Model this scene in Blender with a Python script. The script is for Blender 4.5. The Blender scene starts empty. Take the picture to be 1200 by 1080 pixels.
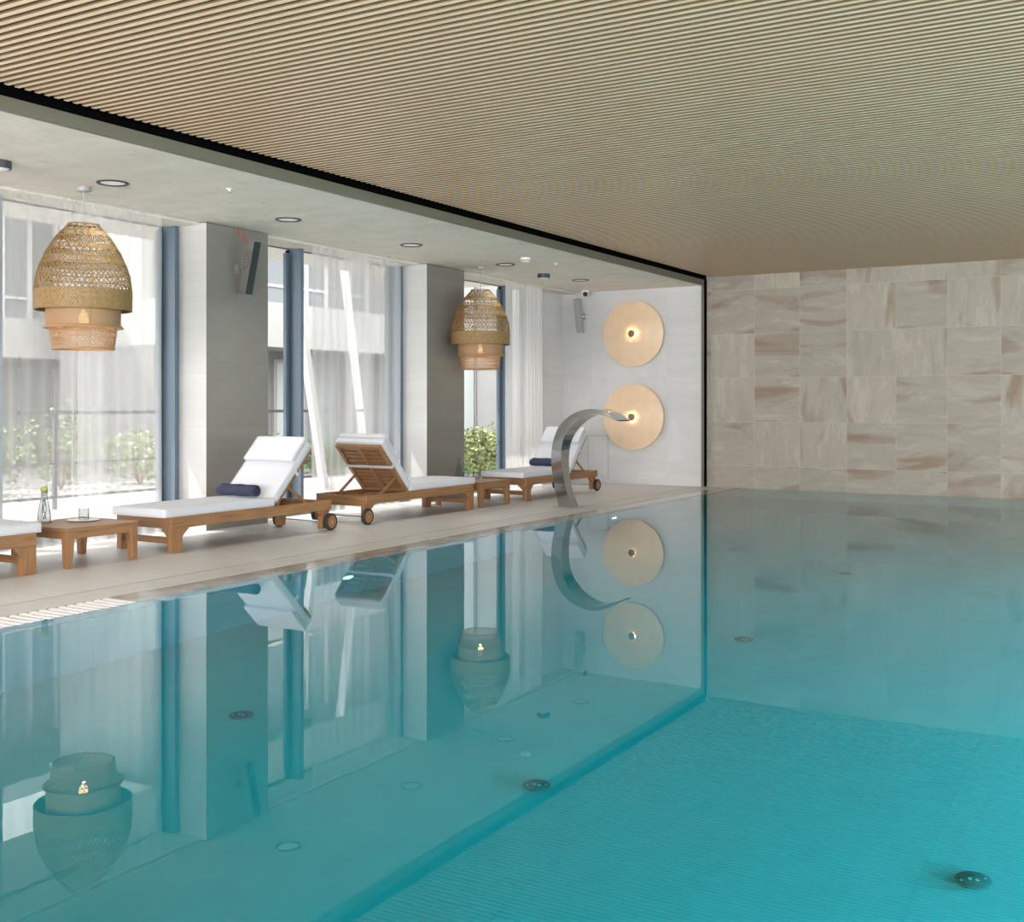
import bpy, bmesh, math, random
from mathutils import Vector, Matrix, noise
random.seed(7)
PI = math.pi
sc = bpy.context.scene
col = sc.collection

# ------------------------------------------------------------------ camera, world, sun, fill lights, exposure
H = 1.15
cd = bpy.data.cameras.new('camera'); cam = bpy.data.objects.new('camera', cd); col.objects.link(cam)
cd.sensor_fit = 'HORIZONTAL'; cd.sensor_width = 36.0; cd.lens = 1320 / 1200 * 36.0
cd.shift_y = -(540 - 474) / 1200
cd.clip_start = 0.05; cd.clip_end = 300
cam.location = (0, 0, H); cam.rotation_euler = (PI / 2, 0, math.radians(30.63))
sc.camera = cam

sc.view_settings.view_transform = 'Standard'; sc.view_settings.look = 'None'
sc.view_settings.gamma = 1; sc.view_settings.use_curve_mapping = False
sc.view_settings.exposure = 0.95
sc.cycles.use_denoising = True
sc.cycles.max_bounces = 10; sc.cycles.diffuse_bounces = 5; sc.cycles.glossy_bounces = 5
sc.cycles.transmission_bounces = 6; sc.cycles.transparent_max_bounces = 32; sc.cycles.volume_bounces = 0
sc.cycles.sample_clamp_indirect = 4.0
sc.cycles.caustics_reflective = False; sc.cycles.caustics_refractive = True

w = bpy.data.worlds.new('sky'); sc.world = w; w.use_nodes = True
nt = w.node_tree; bgn = nt.nodes['Background']
sky = nt.nodes.new('ShaderNodeTexSky'); sky.sky_type = 'HOSEK_WILKIE'; sky.turbidity = 6.0
sky.sun_direction = Vector((-1, -.45, 1.5)).normalized()
mixw = nt.nodes.new('ShaderNodeMix'); mixw.data_type = 'RGBA'; mixw.inputs[0].default_value = 0.8
nt.links.new(sky.outputs[0], mixw.inputs[6]); mixw.inputs[7].default_value = (1.0, 0.96, 0.93, 1)
nt.links.new(mixw.outputs[2], bgn.inputs[0]); bgn.inputs[1].default_value = 3.1

sd = bpy.data.lights.new('sun', 'SUN'); sun = bpy.data.objects.new('sun', sd); col.objects.link(sun)
sd.energy = 4.2; sd.angle = math.radians(0.6); sd.color = (1.0, 0.95, 0.87)
sun.location = (-20, -9, 30)
sun.rotation_euler = Vector((1, .45, -1.5)).to_track_quat('-Z', 'Y').to_euler()

def area_light(name, loc, target, sx, sy, power, colr):
    d = bpy.data.lights.new(name, 'AREA'); d.shape = 'RECTANGLE'; d.size = sx; d.size_y = sy
    d.energy = power; d.color = colr
    o = bpy.data.objects.new(name, d); col.objects.link(o); o.location = loc
    o.rotation_euler = (Vector(target) - Vector(loc)).to_track_quat('-Z', 'Y').to_euler()
    return o
# added fill for the hall: a wide unseen panel behind the camera
area_light('rear_fill', (-2.2, -5.6, 1.5), (-2.2, 5, 1.3), 11.5, 2.5, 860, (1.0, 0.955, 0.91))
def down_spot(name, x, y, z, power, r=.085):
    d = bpy.data.lights.new(name, 'AREA'); d.shape = 'DISK'; d.size = 2 * r; d.energy = power; d.color = (1.0, .95, .88); d.spread = math.radians(95)
    o = bpy.data.objects.new(name, d); col.objects.link(o); o.location = (x, y, z)      # area lights shine along -Z
for y in (-1.9, .0, 1.9, 3.83, 5.764, 7.71, 9.588, 11.497, 13.455): down_spot('downlight_beam', -6.9, y, 2.808, .8 if y in (5.764, 11.497) else 3.0)
# added underwater fill from the unseen right side, no fittings, brightens the water
POOL_FILLS = [(3.29, 2.6, 1), (3.29, 5.6, 1), (3.29, 8.6, 1)]
for x, y, sgn in POOL_FILLS:
    z = -.60
    area_light('underwater_fill', (x - sgn * .05, y, z), (x - sgn * 2.4, y, -1.35), .3, .3, 78, (1.0, .98, 1.0)).data.spread = math.radians(92)
area_light('side_fill', (4.9, 5.5, 1.2), (-5, 5.5, 1.6), 17.0, 2.0, 65, (1.0, 0.93, 0.84))  # added unseen fill from the right, lifts the slatted ceiling
# sky portals in the bays of the left facade: they only guide the sampling of the sky
for yc, wd in ((-1.0, 2.6), (2.57, 2.6), (6.07, 2.6), (9.57, 2.6), (12.9, 2.3)):
    o = area_light('sky_portal', (-8.22, yc, 1.4), (0, yc, 1.4), wd, 2.75, 1, (1, 1, 1)); o.data.cycles.is_portal = True

# ------------------------------------------------------------------ helpers
def mat(name, base=(.8, .8, .8), rough=.5, metal=0.0, **kw):
    m = bpy.data.materials.new(name); m.use_nodes = True
    b = m.node_tree.nodes['Principled BSDF']
    b.inputs['Base Color'].default_value = (*base, 1); b.inputs['Roughness'].default_value = rough
    b.inputs['Metallic'].default_value = metal
    for k, v in kw.items():
        b.inputs[k.replace('_', ' ')].default_value = v
    return m
class N:
    """tiny node-tree writer"""
    def __init__(s, m): s.m = m; s.t = m.node_tree; s.b = s.t.nodes.get('Principled BSDF')
    def n(s, typ, **kw):
        x = s.t.nodes.new(typ)
        for k, v in kw.items(): setattr(x, k, v)
        return x
    def l(s, a, b): s.t.links.new(a, b)
    def math(s, op, a, b=None, c=None):
        x = s.n('ShaderNodeMath', operation=op)
        for i, v in enumerate((a, b, c)):
            if v is None: continue
            if isinstance(v, (int, float)): x.inputs[i].default_value = v
            else: s.l(v, x.inputs[i])
        return x.outputs[0]
    def mix(s, f, a, b):
        x = s.n('ShaderNodeMix', data_type='RGBA')
        for i, v in ((0, f), (6, a), (7, b)):
            if isinstance(v, (int, float)): x.inputs[i].default_value = v
            elif isinstance(v, tuple): x.inputs[i].default_value = (*v, 1)
            else: s.l(v, x.inputs[i])
        return x.outputs[2]
    def pos(s): return s.n('ShaderNodeTexCoord').outputs['Object']
    def noise(s, vec, scale, detail=4, rough=.55, out='Fac', dist=0.0):
        x = s.n('ShaderNodeTexNoise'); x.inputs['Scale'].default_value = scale; x.inputs['Detail'].default_value = detail
        x.inputs['Roughness'].default_value = rough; x.inputs['Distortion'].default_value = dist
        s.l(vec, x.inputs['Vector']); return x.outputs[out]
    def mapping(s, vec, scale=(1, 1, 1), rot=(0, 0, 0), loc=(0, 0, 0)):
        x = s.n('ShaderNodeMapping'); s.l(vec, x.inputs[0])
        x.inputs['Location'].default_value = loc; x.inputs['Rotation'].default_value = rot; x.inputs['Scale'].default_value = scale
        return x.outputs[0]
    def ramp(s, f, stops):
        x = s.n('ShaderNodeValToRGB'); e = x.color_ramp.elements
        while len(e) < len(stops): e.new(.5)
        for i, (p, c) in enumerate(stops): e[i].position = p; e[i].color = (*c, 1)
        s.l(f, x.inputs[0]); return x.outputs[0]
    def bump(s, h, strength=.2, dist=.01):
        x = s.n('ShaderNodeBump'); x.inputs['Strength'].default_value = strength; x.inputs['Distance'].default_value = dist
        s.l(h, x.inputs['Height']); s.l(x.outputs[0], s.b.inputs['Normal'])

def tile_mat(name, axes, pu, pv, ou, ov, base, alt, vein, rough=.45, vein_amt=.5, joint=(.45, .44, .42), jw=.004, tile_var=.25, nscale=1.6, spec=.4):
    """large stone tiles on a world-aligned plane; every tile has its own streaks"""
    m = mat(name, base, rough); q = N(m); p = q.pos()
    sx = q.n('ShaderNodeSeparateXYZ'); q.l(p, sx.inputs[0]); ax = {'X': sx.outputs[0], 'Y': sx.outputs[1], 'Z': sx.outputs[2]}
    u = q.math('MULTIPLY', q.math('ADD', ax[axes[0]], -ou), 1 / pu); v = q.math('MULTIPLY', q.math('ADD', ax[axes[1]], -ov), 1 / pv)
    fu = q.math('FLOOR', u); fv = q.math('FLOOR', v)
    idv = q.n('ShaderNodeCombineXYZ'); q.l(fu, idv.inputs[0]); q.l(fv, idv.inputs[1])
    wn = q.n('ShaderNodeTexWhiteNoise', noise_dimensions='3D'); q.l(idv.outputs[0], wn.inputs[0])
    rnd = wn.outputs['Color']; rv = wn.outputs['Value']
    # streak direction: across or up, per tile
    c1 = q.n('ShaderNodeCombineXYZ'); q.l(q.math('MULTIPLY', u, .75), c1.inputs[0]); q.l(q.math('MULTIPLY', v, 2.8), c1.inputs[1])
    c2 = q.n('ShaderNodeCombineXYZ'); q.l(q.math('MULTIPLY', v, .75), c2.inputs[0]); q.l(q.math('MULTIPLY', u, 2.8), c2.inputs[1])
    sel = q.math('GREATER_THAN', rv, .55)
    vec = q.n('ShaderNodeMix', data_type='VECTOR'); q.l(sel, vec.inputs[0]); q.l(c1.outputs[0], vec.inputs[4]); q.l(c2.outputs[0], vec.inputs[5])
    sc_ = q.n('ShaderNodeVectorMath', operation='SCALE'); q.l(rnd, sc_.inputs[0]); sc_.inputs['Scale'].default_value = 31.0
    ad = q.n('ShaderNodeVectorMath', operation='ADD'); q.l(vec.outputs[1], ad.inputs[0]); q.l(sc_.outputs[0], ad.inputs[1])
    rt = q.mapping(ad.outputs[0], rot=(0, 0, .16))
    n1 = q.noise(rt, nscale, 9, .70, dist=.35); n2 = q.noise(rt, nscale * .45, 3, .5, dist=.8); n3 = q.noise(rt, nscale * 9, 4, .6)
    c = q.mix(q.ramp(n1, [(.35, (0, 0, 0)), (.65, (1, 1, 1))]), base, alt)
    vf = q.math('MULTIPLY', q.ramp(n2, [(.56, (0, 0, 0)), (.70, (1, 1, 1))]), vein_amt)
    c = q.mix(vf, c, vein)
    ln = q.math('MULTIPLY', q.math('SUBTRACT', 1.0, q.math('MULTIPLY', q.math('ABSOLUTE', q.math('SUBTRACT', n1, .47)), 75), ), vein_amt * .35)
    ln = q.math('MAXIMUM', ln, 0.0); c = q.mix(ln, c, tuple(x * .72 for x in vein))
    g = q.math('ADD', 1 - tile_var / 2, q.math('MULTIPLY', rv, tile_var))
    g = q.math('MULTIPLY', g, q.math('ADD', .93, q.math('MULTIPLY', n3, .14)))
    mul = q.n('ShaderNodeVectorMath', operation='SCALE'); q.l(c, mul.inputs[0]); q.l(g, mul.inputs['Scale'])
    ju = q.math('LESS_THAN', q.math('MULTIPLY', q.math('FRACT', u), pu), jw); jv = q.math('LESS_THAN', q.math('MULTIPLY', q.math('FRACT', v), pv), jw)
    c = q.mix(q.math('MAXIMUM', ju, jv), mul.outputs[0], joint)
    q.l(c, q.b.inputs['Base Color']); q.b.inputs['Specular IOR Level'].default_value = spec
    q.bump(n3, .06, .004)
    return m

def shade_smooth(me, on=True):
    for p in me.polygons: p.use_smooth = on
class MB:
    """collects boxes, bars, tubes, lathes; build() links them as one mesh object"""
    def __init__(s): s.bm = bmesh.new()
    def quad(s, pts):
        vs = [s.bm.verts.new(p) for p in pts]; s.bm.faces.new(vs); return vs
    def box(s, x0, x1, y0, y1, z0, z1, bev=0.0, M=None):
        b = bmesh.new()
        v = [b.verts.new((x, y, z)) for x in (x0, x1) for y in (y0, y1) for z in (z0, z1)]
        for f in ((0, 1, 3, 2), (4, 6, 7, 5), (0, 4, 5, 1), (2, 3, 7, 6), (0, 2, 6, 4), (1, 5, 7, 3)): b.faces.new([v[i] for i in f])
        if bev > 0: bmesh.ops.bevel(b, geom=b.edges[:], offset=bev, segments=2, affect='EDGES', profile=.6)
        bmesh.ops.recalc_face_normals(b, faces=b.faces[:])
        s.merge(b, M)
    def merge(s, b, M=None):
        if M is not None: b.transform(M)
        me = bpy.data.meshes.new('t'); b.to_mesh(me); b.free(); s.bm.from_mesh(me); bpy.data.meshes.remove(me)
    def bar(s, a, b_, w, h, bev=0.0, up=(0, 0, 1)):
        a = Vector(a); b_ = Vector(b_); d = b_ - a; L = d.length; y = d.normalized(); x = y.cross(Vector(up)).normalized(); z = x.cross(y)
        M = Matrix((x, y, z)).transposed().to_4x4(); M.translation = a
        s.box(-w / 2, w / 2, 0, L, -h / 2, h / 2, bev, M)
    def tube(s, pts, r, seg=8, caps=True, rr=None):
        pts = [Vector(p) for p in pts]; rings = []; up = None
        for i, p in enumerate(pts):
            d = (pts[min(i + 1, len(pts) - 1)] - pts[max(i - 1, 0)]).normalized()
            if up is None: up = d.orthogonal().normalized()
            up = (up - d * up.dot(d)).normalized(); v = d.cross(up)
            q = rr[i] if rr else r
            rings.append([s.bm.verts.new(p + (up * math.cos(2 * PI * k / seg) + v * math.sin(2 * PI * k / seg)) * q) for k in range(seg)])
        for a, b in zip(rings, rings[1:]):
            for k in range(seg): s.bm.faces.new((a[k], a[(k + 1) % seg], b[(k + 1) % seg], b[k]))
        if caps: s.bm.faces.new(rings[0][::-1]); s.bm.faces.new(rings[-1])
    def ring(s, c, R, r, n=48, seg=6, ax='Z', wob=0.0):
        rings = []
        for i in range(n):
            a = 2 * PI * i / n; ca, sa = math.cos(a), math.sin(a); L = []
            for k in range(seg):
                b = 2 * PI * k / seg; q = R + r * math.cos(b); z = r * math.sin(b)
                p = (q * ca, q * sa, z) if ax == 'Z' else ((q * ca, z, q * sa) if ax == 'Y' else (z, q * ca, q * sa))
                L.append(s.bm.verts.new(Vector(c) + Vector(p)))
            rings.append(L)
        for i in range(n):
            a, b = rings[i], rings[(i + 1) % n]
            for k in range(seg): s.bm.faces.new((a[k], a[(k + 1) % seg], b[(k + 1) % seg], b[k]))
    def lathe(s, prof, c=(0, 0, 0), n=32, ax='Z', close=False):
        rings = []
        def P(r, h, a):
            if ax == 'Z': return Vector((r * math.cos(a), r * math.sin(a), h))
            if ax == 'Y': return Vector((r * math.cos(a), h, r * math.sin(a)))
            return Vector((h, r * math.cos(a), r * math.sin(a)))
        for r, h in prof:
            if r < 1e-6: rings.append([s.bm.verts.new(Vector(c) + P(0, h, 0))])
            else: rings.append([s.bm.verts.new(Vector(c) + P(r, h, 2 * PI * k / n)) for k in range(n)])
        pr = list(zip(rings, rings[1:]))
        if close: pr.append((rings[-1], rings[0]))
        for a, b in pr:
            for k in range(n):
                k2 = (k + 1) % n
                if len(a) == 1 and len(b) == 1: continue
                if len(a) == 1: s.bm.faces.new((a[0], b[k2], b[k]))
                elif len(b) == 1: s.bm.faces.new((a[k], a[k2], b[0]))
                else: s.bm.faces.new((a[k], a[k2], b[k2], b[k]))
    def build(s, name, m, parent=None, smooth=False, loc=None, recalc=True):
        if recalc: bmesh.ops.recalc_face_normals(s.bm, faces=s.bm.faces[:])
        me = bpy.data.meshes.new(name); s.bm.to_mesh(me); s.bm.free()
        if m: me.materials.append(m)
        if smooth:
            shade_smooth(me)
            try: me.set_sharp_from_angle(angle=math.radians(40))
            except Exception: pass
        o = bpy.data.objects.new(name, me); col.objects.link(o)
        if parent: o.parent = parent
        if loc: o.location = loc
        return o
def tag(o, label=None, cat=None, group=None, kind=None):
    if label: o['label'] = label
    if cat: o['category'] = cat
    if group: o['group'] = group
    if kind: o['kind'] = kind
    return o
def empty(name, loc=(0, 0, 0), rz=0.0, label=None, cat=None, group=None, kind=None):
    o = bpy.data.objects.new(name, None); col.objects.link(o); o.location = loc; o.rotation_euler = (0, 0, rz)
    o.empty_display_size = .1
    return tag(o, label, cat, group, kind)
def copy_tree(o, parent=None):
    c = o.copy(); col.objects.link(c); c.parent = parent
    for ch in list(o.children): copy_tree(ch, c)
    return c
def one_box(name, m, b, label=None, cat=None, kind='structure', parent=None, bev=0, group=None):
    q = MB(); q.box(*b, bev); o = q.build(name, m, parent)
    if parent is None: tag(o, label, cat, group, kind)
    return o

# ------------------------------------------------------------------ materials
M = {}
M['stone'] = tile_mat('beige_slate_tile', 'XZ', .629, .609, -5.04, .30, (.41, .38, .33), (.315, .29, .25), (.24, .165, .11), .5, .85, (.45, .42, .37), .004, .14, 1.5)
M['deck'] = tile_mat('deck_tile', 'XY', 1.2, .6, -5.8, .2, (.565, .56, .555), (.515, .51, .505), (.45, .44, .43), .38, .2, (.33, .32, .30), .003, .05, 1.0)
M['white_tile'] = tile_mat('pale_wall_tile', 'XZ', 1.2, .6, -6.3, .34, (.62, .63, .65), (.565, .573, .59), (.51, .51, .515), .5, .25, (.52, .525, .53), .004, .04, 1.0)
M['column'] = tile_mat('column_tile_shaded', 'YZ', 3.5, .6, .3, .34, (.215, .205, .19), (.19, .18, .165), (.165, .155, .14), .5, .3, (.17, .162, .15), .004, .04, 1.0)  # same tile as the lit sides, darkened for the shade on the pool face
M['column_lit'] = tile_mat('column_tile_lit', 'XZ', 3.5, .6, -9.3, .34, (.535, .545, .56), (.495, .502, .51), (.45, .44, .42), .5, .2, (.45, .45, .43), .004, .04, 1.0)  # lit copy of the column tile, for the sides facing along the hall
M['coping'] = tile_mat('coping_stone', 'XY', 2.0, 1.2, -6.6, .35, (.56, .55, .53), (.50, .49, .47), (.42, .40, .37), .35, .2, (.42, .41, .39), .003, .05, 1.0)
M['gutter'] = mat('wet_gutter_stone', (.30, .30, .29), .12)
q = N(M['gutter']); p = q.pos(); n1 = q.noise(q.mapping(p, (1.5, 1, 1)), 3.5, 5, .6)
q.l(q.ramp(n1, [(.35, (.22, .23, .22)), (.65, (.42, .42, .40))]), q.b.inputs['Base Color'])
M['grate'] = mat('white_plastic_grating', (.72, .71, .73), .4)
M['stucco'] = mat('stucco', (.56, .54, .47), .85)
q = N(M['stucco']); p = q.pos(); n1 = q.noise(q.mapping(p, (1, 1.6, 1)), 2.2, 6, .62, dist=.5); n2 = q.noise(p, 34, 4, .6)
n3 = q.noise(q.mapping(p, (7, 2.2, 1), (0, 0, .5)), 2.6, 7, .7, dist=1.2)
c = q.ramp(n1, [(.3, (.68, .63, .55)), (.7, (.79, .74, .665))])
c = q.mix(q.math('MULTIPLY', q.ramp(n3, [(.56, (0, 0, 0)), (.70, (1, 1, 1))]), .8), c, (.50, .46, .395))
q.l(c, q.b.inputs['Base Color']); q.bump(n2, .15, .004)
M['slat'] = mat('oak_slat', (.60, .49, .35), .38)
q = N(M['slat']); p = q.pos(); n1 = q.noise(q.mapping(p, (.8, 14, 20)), 3.0, 4, .6)
q.l(q.ramp(n1, [(.3, (.86, .60, .395)), (.7, (.95, .72, .50))]), q.b.inputs['Base Color'])
M['slat_side'] = mat('brown_slat_edge', (.20, .135, .08), .7)
M['slat_back'] = mat('brown_ceiling_backing', (.13, .085, .05), .7)
M['black'] = mat('matt_black', (.003, .003, .003), 1.0, 0, Specular_IOR_Level=0.0)
M['trim'] = mat('olive_grey_metal', (.155, .145, .11), .5, .1)
M['fin'] = mat('blue_grey_frame', (.125, .175, .235), .45, .1)
M['fin_dark'] = mat('dark_frame', (.05, .055, .065), .45, .2)
M['rubber'] = mat('black_rubber', (.02, .02, .02), .7)
M['pool'] = tile_mat('pool_basin_tile', 'XY', 1.2, 6.0, -.79, 1.2, (.58, .58, .555), (.565, .565, .54), (.53, .53, .51), .6, .15, (.50, .505, .49), .004, .02, 1.0)
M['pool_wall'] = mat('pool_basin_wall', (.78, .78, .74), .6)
M['pool_wall_dimmed'] = mat('pool_basin_wall_dimmed', (.30, .32, .28), .6)  # darkened copy of the basin wall, dims the fill light falling on it
M['fabric'] = mat('white_cushion_fabric', (.58, .605, .665), .9)
q = N(M['fabric']); p = q.pos(); n1 = q.noise(p, 9, 4, .5); n2 = q.noise(p, 260, 2, .5)
hs = q.math('ADD', q.math('MULTIPLY', n1, 1.0), q.math('MULTIPLY', n2, .08)); q.bump(hs, .35, .012)
M['piping'] = mat('cushion_piping', (.60, .61, .64), .9)
M['towel'] = mat('navy_towel', (.038, .040, .095), .95)
q = N(M['towel']); p = q.pos(); n1 = q.noise(p, 60, 5, .7); q.bump(n1, .9, .02)
q.l(q.ramp(n1, [(.35, (.02, .022, .06)), (.65, (.075, .078, .16))]), q.b.inputs['Base Color'])
def teak(name, a, b, stretch):
    m = mat(name, a, .5); q = N(m); p = q.pos()
    oi = q.n('ShaderNodeObjectInfo')
    ad = q.n('ShaderNodeVectorMath', operation='ADD'); q.l(p, ad.inputs[0])
    sc2 = q.n('ShaderNodeVectorMath', operation='SCALE'); sc2.inputs['Scale'].default_value = 13; q.l(oi.outputs['Random'], sc2.inputs[0]); q.l(sc2.outputs[0], ad.inputs[1])
    n1 = q.noise(q.mapping(ad.outputs[0], stretch), 3.0, 6, .65, dist=.4); n2 = q.noise(ad.outputs[0], 2.0, 2)
    c = q.ramp(n1, [(.3, a), (.52, b), (.75, tuple(x * 1.12 for x in b))])
    c = q.mix(q.math('MULTIPLY', q.ramp(n2, [(.35, (0, 0, 0)), (.7, (1, 1, 1))]), .35), c, tuple(x * .75 for x in a))
    q.l(c, q.b.inputs['Base Color']); q.bump(n1, .1, .003); return m
M['teak'] = teak('teak_lengthwise', (.165, .075, .028), (.31, .16, .066), (22, 1.0, 22))
M['teak_x'] = teak('teak_crosswise', (.155, .07, .026), (.285, .145, .06), (1.0, 22, 22))
M['teak_z'] = teak('teak_upright', (.155, .07, .026), (.29, .15, .062), (22, 22, 1.2))
M['brass'] = mat('brass', (.55, .36, .13), .3, 1.0)
M['steel'] = mat('polished_steel', (.50, .50, .49), .07, 1.0)
M['steel_satin'] = mat('satin_steel', (.45, .45, .44), .28, 1.0)
M['grey_metal'] = mat('grey_painted_metal', (.34, .345, .34), .5, .2)
M['mid_grey'] = mat('mid_grey_metal', (.17, .17, .165), .5, .2)
M['white_plastic'] = mat('white_plastic', (.75, .75, .73), .4)
M['dark_glass'] = mat('dark_lens', (.01, .01, .012), .08)
M['red_wire'] = mat('red_wire', (.45, .03, .02), .5)
M['white_wire'] = mat('pale_wire', (.5, .5, .48), .5)
M['charcoal'] = mat('charcoal_cloth', (.022, .03, .035), .85)
M['rattan'] = mat('rattan', (.42, .27, .105), .55)
q = N(M['rattan']); p = q.pos(); n1 = q.noise(p, 45, 3, .6)
q.l(q.ramp(n1, [(.3, (.21, .125, .045)), (.7, (.34, .22, .09))]), q.b.inputs['Base Color'])
M['rattan_pale'] = mat('pale_rattan', (.38, .235, .125), .6)
def emis(name, c, s, base=None):
    m = mat(name, base or c, .5); b = m.node_tree.nodes['Principled BSDF']
    b.inputs['Emission Color'].default_value = (*c, 1); b.inputs['Emission Strength'].default_value = s; return m
M['bulb'] = emis('warm_bulb', (1, .62, .30), 5)
M['downlight'] = emis('downlight_lens', (1, .95, .88), .12, (.6, .6, .57))
M['pool_lamp'] = emis('pool_lamp_lens', (.45, .95, 1), 6)
def glass_mat(name, tint, refl=1.0, rough=0.0):
    m = bpy.data.materials.new(name); m.use_nodes = True; t = m.node_tree; t.nodes.clear()
    o = t.nodes.new('ShaderNodeOutputMaterial'); mx = t.nodes.new('ShaderNodeMixShader'); tr = t.nodes.new('ShaderNodeBsdfTransparent')
    gl = t.nodes.new('ShaderNodeBsdfGlossy'); fr = t.nodes.new('ShaderNodeLayerWeight'); fr.inputs[0].default_value = .12
    mu = t.nodes.new('ShaderNodeMath'); mu.operation = 'MULTIPLY'; mu.inputs[1].default_value = refl
    tr.inputs[0].default_value = (*tint, 1); gl.inputs['Roughness'].default_value = rough
    t.links.new(fr.outputs['Fresnel'], mu.inputs[0]); t.links.new(mu.outputs[0], mx.inputs[0])
    t.links.new(tr.outputs[0], mx.inputs[1]); t.links.new(gl.outputs[0], mx.inputs[2]); t.links.new(mx.outputs[0], o.inputs[0]); return m
M['pane'] = glass_mat('window_glass', (.93, .94, .94), .5)
M['green_pane'] = glass_mat('greenish_glass', (.70, .84, .82), 1.0)
M['glassware'] = glass_mat('clear_glassware', (.88, .90, .90), 2.0, .02)
def sheer(name, transp, colr=(.84, .84, .855)):
    m = bpy.data.materials.new(name); m.use_nodes = True; t = m.node_tree; t.nodes.clear()
    o = t.nodes.new('ShaderNodeOutputMaterial'); mx = t.nodes.new('ShaderNodeMixShader'); mx2 = t.nodes.new('ShaderNodeMixShader')
    tr = t.nodes.new('ShaderNodeBsdfTransparent'); tl = t.nodes.new('ShaderNodeBsdfTranslucent'); df = t.nodes.new('ShaderNodeBsdfDiffuse')
    tl.inputs[0].default_value = (*colr, 1); df.inputs[0].default_value = (*colr, 1); mx2.inputs[0].default_value = .5
    t.links.new(tl.outputs[0], mx2.inputs[1]); t.links.new(df.outputs[0], mx2.inputs[2])
    # woven threads: more cloth seen edge-on than face-on
    lw = t.nodes.new('ShaderNodeLayerWeight'); lw.inputs[0].default_value = .35
    mr = t.nodes.new('ShaderNodeMapRange'); mr.inputs['To Min'].default_value = transp; mr.inputs['To Max'].default_value = transp * .25
    t.links.new(lw.outputs['Facing'], mr.inputs['Value']); t.links.new(mr.outputs[0], mx.inputs[0])
    t.links.new(mx2.outputs[0], mx.inputs[1]); t.links.new(tr.outputs[0], mx.inputs[2]); t.links.new(mx.outputs[0], o.inputs[0]); return m
M['sheer'] = sheer('sheer_voile', .74); M['sheer_dense'] = sheer('dense_voile', .35, (.86, .86, .87))
# water: refracting, reflecting surface over an absorbing turquoise body
m = bpy.data.materials.new('pool_water'); m.use_nodes = True; t = m.node_tree; t.nodes.clear(); M['water'] = m
o = t.nodes.new('ShaderNodeOutputMaterial'); gl = t.nodes.new('ShaderNodeBsdfGlass'); gl.inputs['Roughness'].default_value = 0.0; gl.inputs['IOR'].default_value = 1.333
t.links.new(gl.outputs[0], o.inputs[0])
tc = t.nodes.new('ShaderNodeTexCoord'); nz = t.nodes.new('ShaderNodeTexNoise'); nz.inputs['Scale'].default_value = 7; nz.inputs['Detail'].default_value = 3
bp = t.nodes.new('ShaderNodeBump'); bp.inputs['Strength'].default_value = .018; bp.inputs['Distance'].default_value = .004
t.links.new(tc.outputs['Object'], nz.inputs[0]); t.links.new(nz.outputs[0], bp.inputs['Height']); t.links.new(bp.outputs[0], gl.inputs['Normal'])
va = t.nodes.new('ShaderNodeVolumeAbsorption'); va.inputs[0].default_value = (0.0, .865, .915, 1); va.inputs[1].default_value = 1.0
t.links.new(va.outputs[0], o.inputs['Volume'])

# ------------------------------------------------------------------ the room
YB = 15.07; YW = 14.97; Z0 = -1.0
XE, XF = -5.25, -5.80          # water edge, joint between deck and coping
st = lambda n, m, b: one_box(n, m, b)
st('floor', M['deck'], (-8.6, XF, -5.2, YB, -.12, 0))
st('floor', M['deck'], (XF, 4.6, -5.2, 1.15, -.12, 0))
st('floor', M['deck'], (3.3, 4.6, 1.15, YB, -.12, 0))
st('trim_1', M['black'], (XF, XF + .012, 1.15, YB, -.05, -.004))          # drainage joint
tag(one_box('pool_coping', M['coping'], (XF + .012, -5.515, 1.15, YB, -.12, 0)), None, None, None, 'structure')
one_box('pool_gutter', M['gutter'], (-5.505, XE, 4.55, YB, -.2, -.003))
one_box('pool_gutter', M['gutter'], (-5.505, XE, 1.15, 4.55, -.2, -.03))
st('trim_2', M['black'], (-5.515, -5.505, 1.15, YB, -.12, -.008))
# pool basin
DZ = -1.35
st('pool_floor', M['pool'], (XE - .01, 3.3, 1.15, YB + .1, DZ - .1, DZ))
st('pool_wall', M['pool_wall_dimmed'], (XE - .2, XE, 1.15, YB, DZ - .1, -.21))
st('pool_wall', M['pool_wall'], (3.3, 3.5, 1.15, YB, DZ - .1, -.12))
st('pool_wall', M['pool_wall'], (XE - .2, 3.5, 1.0, 1.15, DZ - .1, -.12))
st('pool_wall', M['pool_wall'], (XE - .1, 3.5, YB, YB + .1, DZ - .1, -.03))
wq = MB(); wq.quad([(XE, 1.15, -.006), (3.3, 1.15, -.006), (3.3, YB, -.006), (XE, YB, -.006)])
wo = wq.build('pool_water', M['water'], recalc=False); tag(wo, 'still turquoise water filling the indoor pool', 'water', None, 'stuff')
# walls
st('wall_back', M['stone'], (-5.73, 4.6, YB, YB + .2, -.03, 3.1))
st('wall_niche', M['white_tile'], (-8.3, -5.77, YW, YB + .2, -.02, 3.0))
for x in (-8.6, -4.4, -.2, 4.2):  # unseen wall, gaps between the posts made to let the rear fill in
    st('wall_front', M['white_tile'], (x, x + .4, -5.4, -5.2, 0, 3.1))
st('wall_front', M['white_tile'], (-8.2, 4.2, -5.4, -5.2, 2.75, 3.1))
for y in (-5.4, -1.2, 2.8, 6.8, 10.8, 14.7):  # unseen wall, gaps left open for the side fill
    st('wall_right', M['white_tile'], (4.6, 4.8, y, y + .37, 0, 3.1))
st('wall_right', M['white_tile'], (4.6, 4.8, -5.4, YB, 2.3, 3.1))
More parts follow.
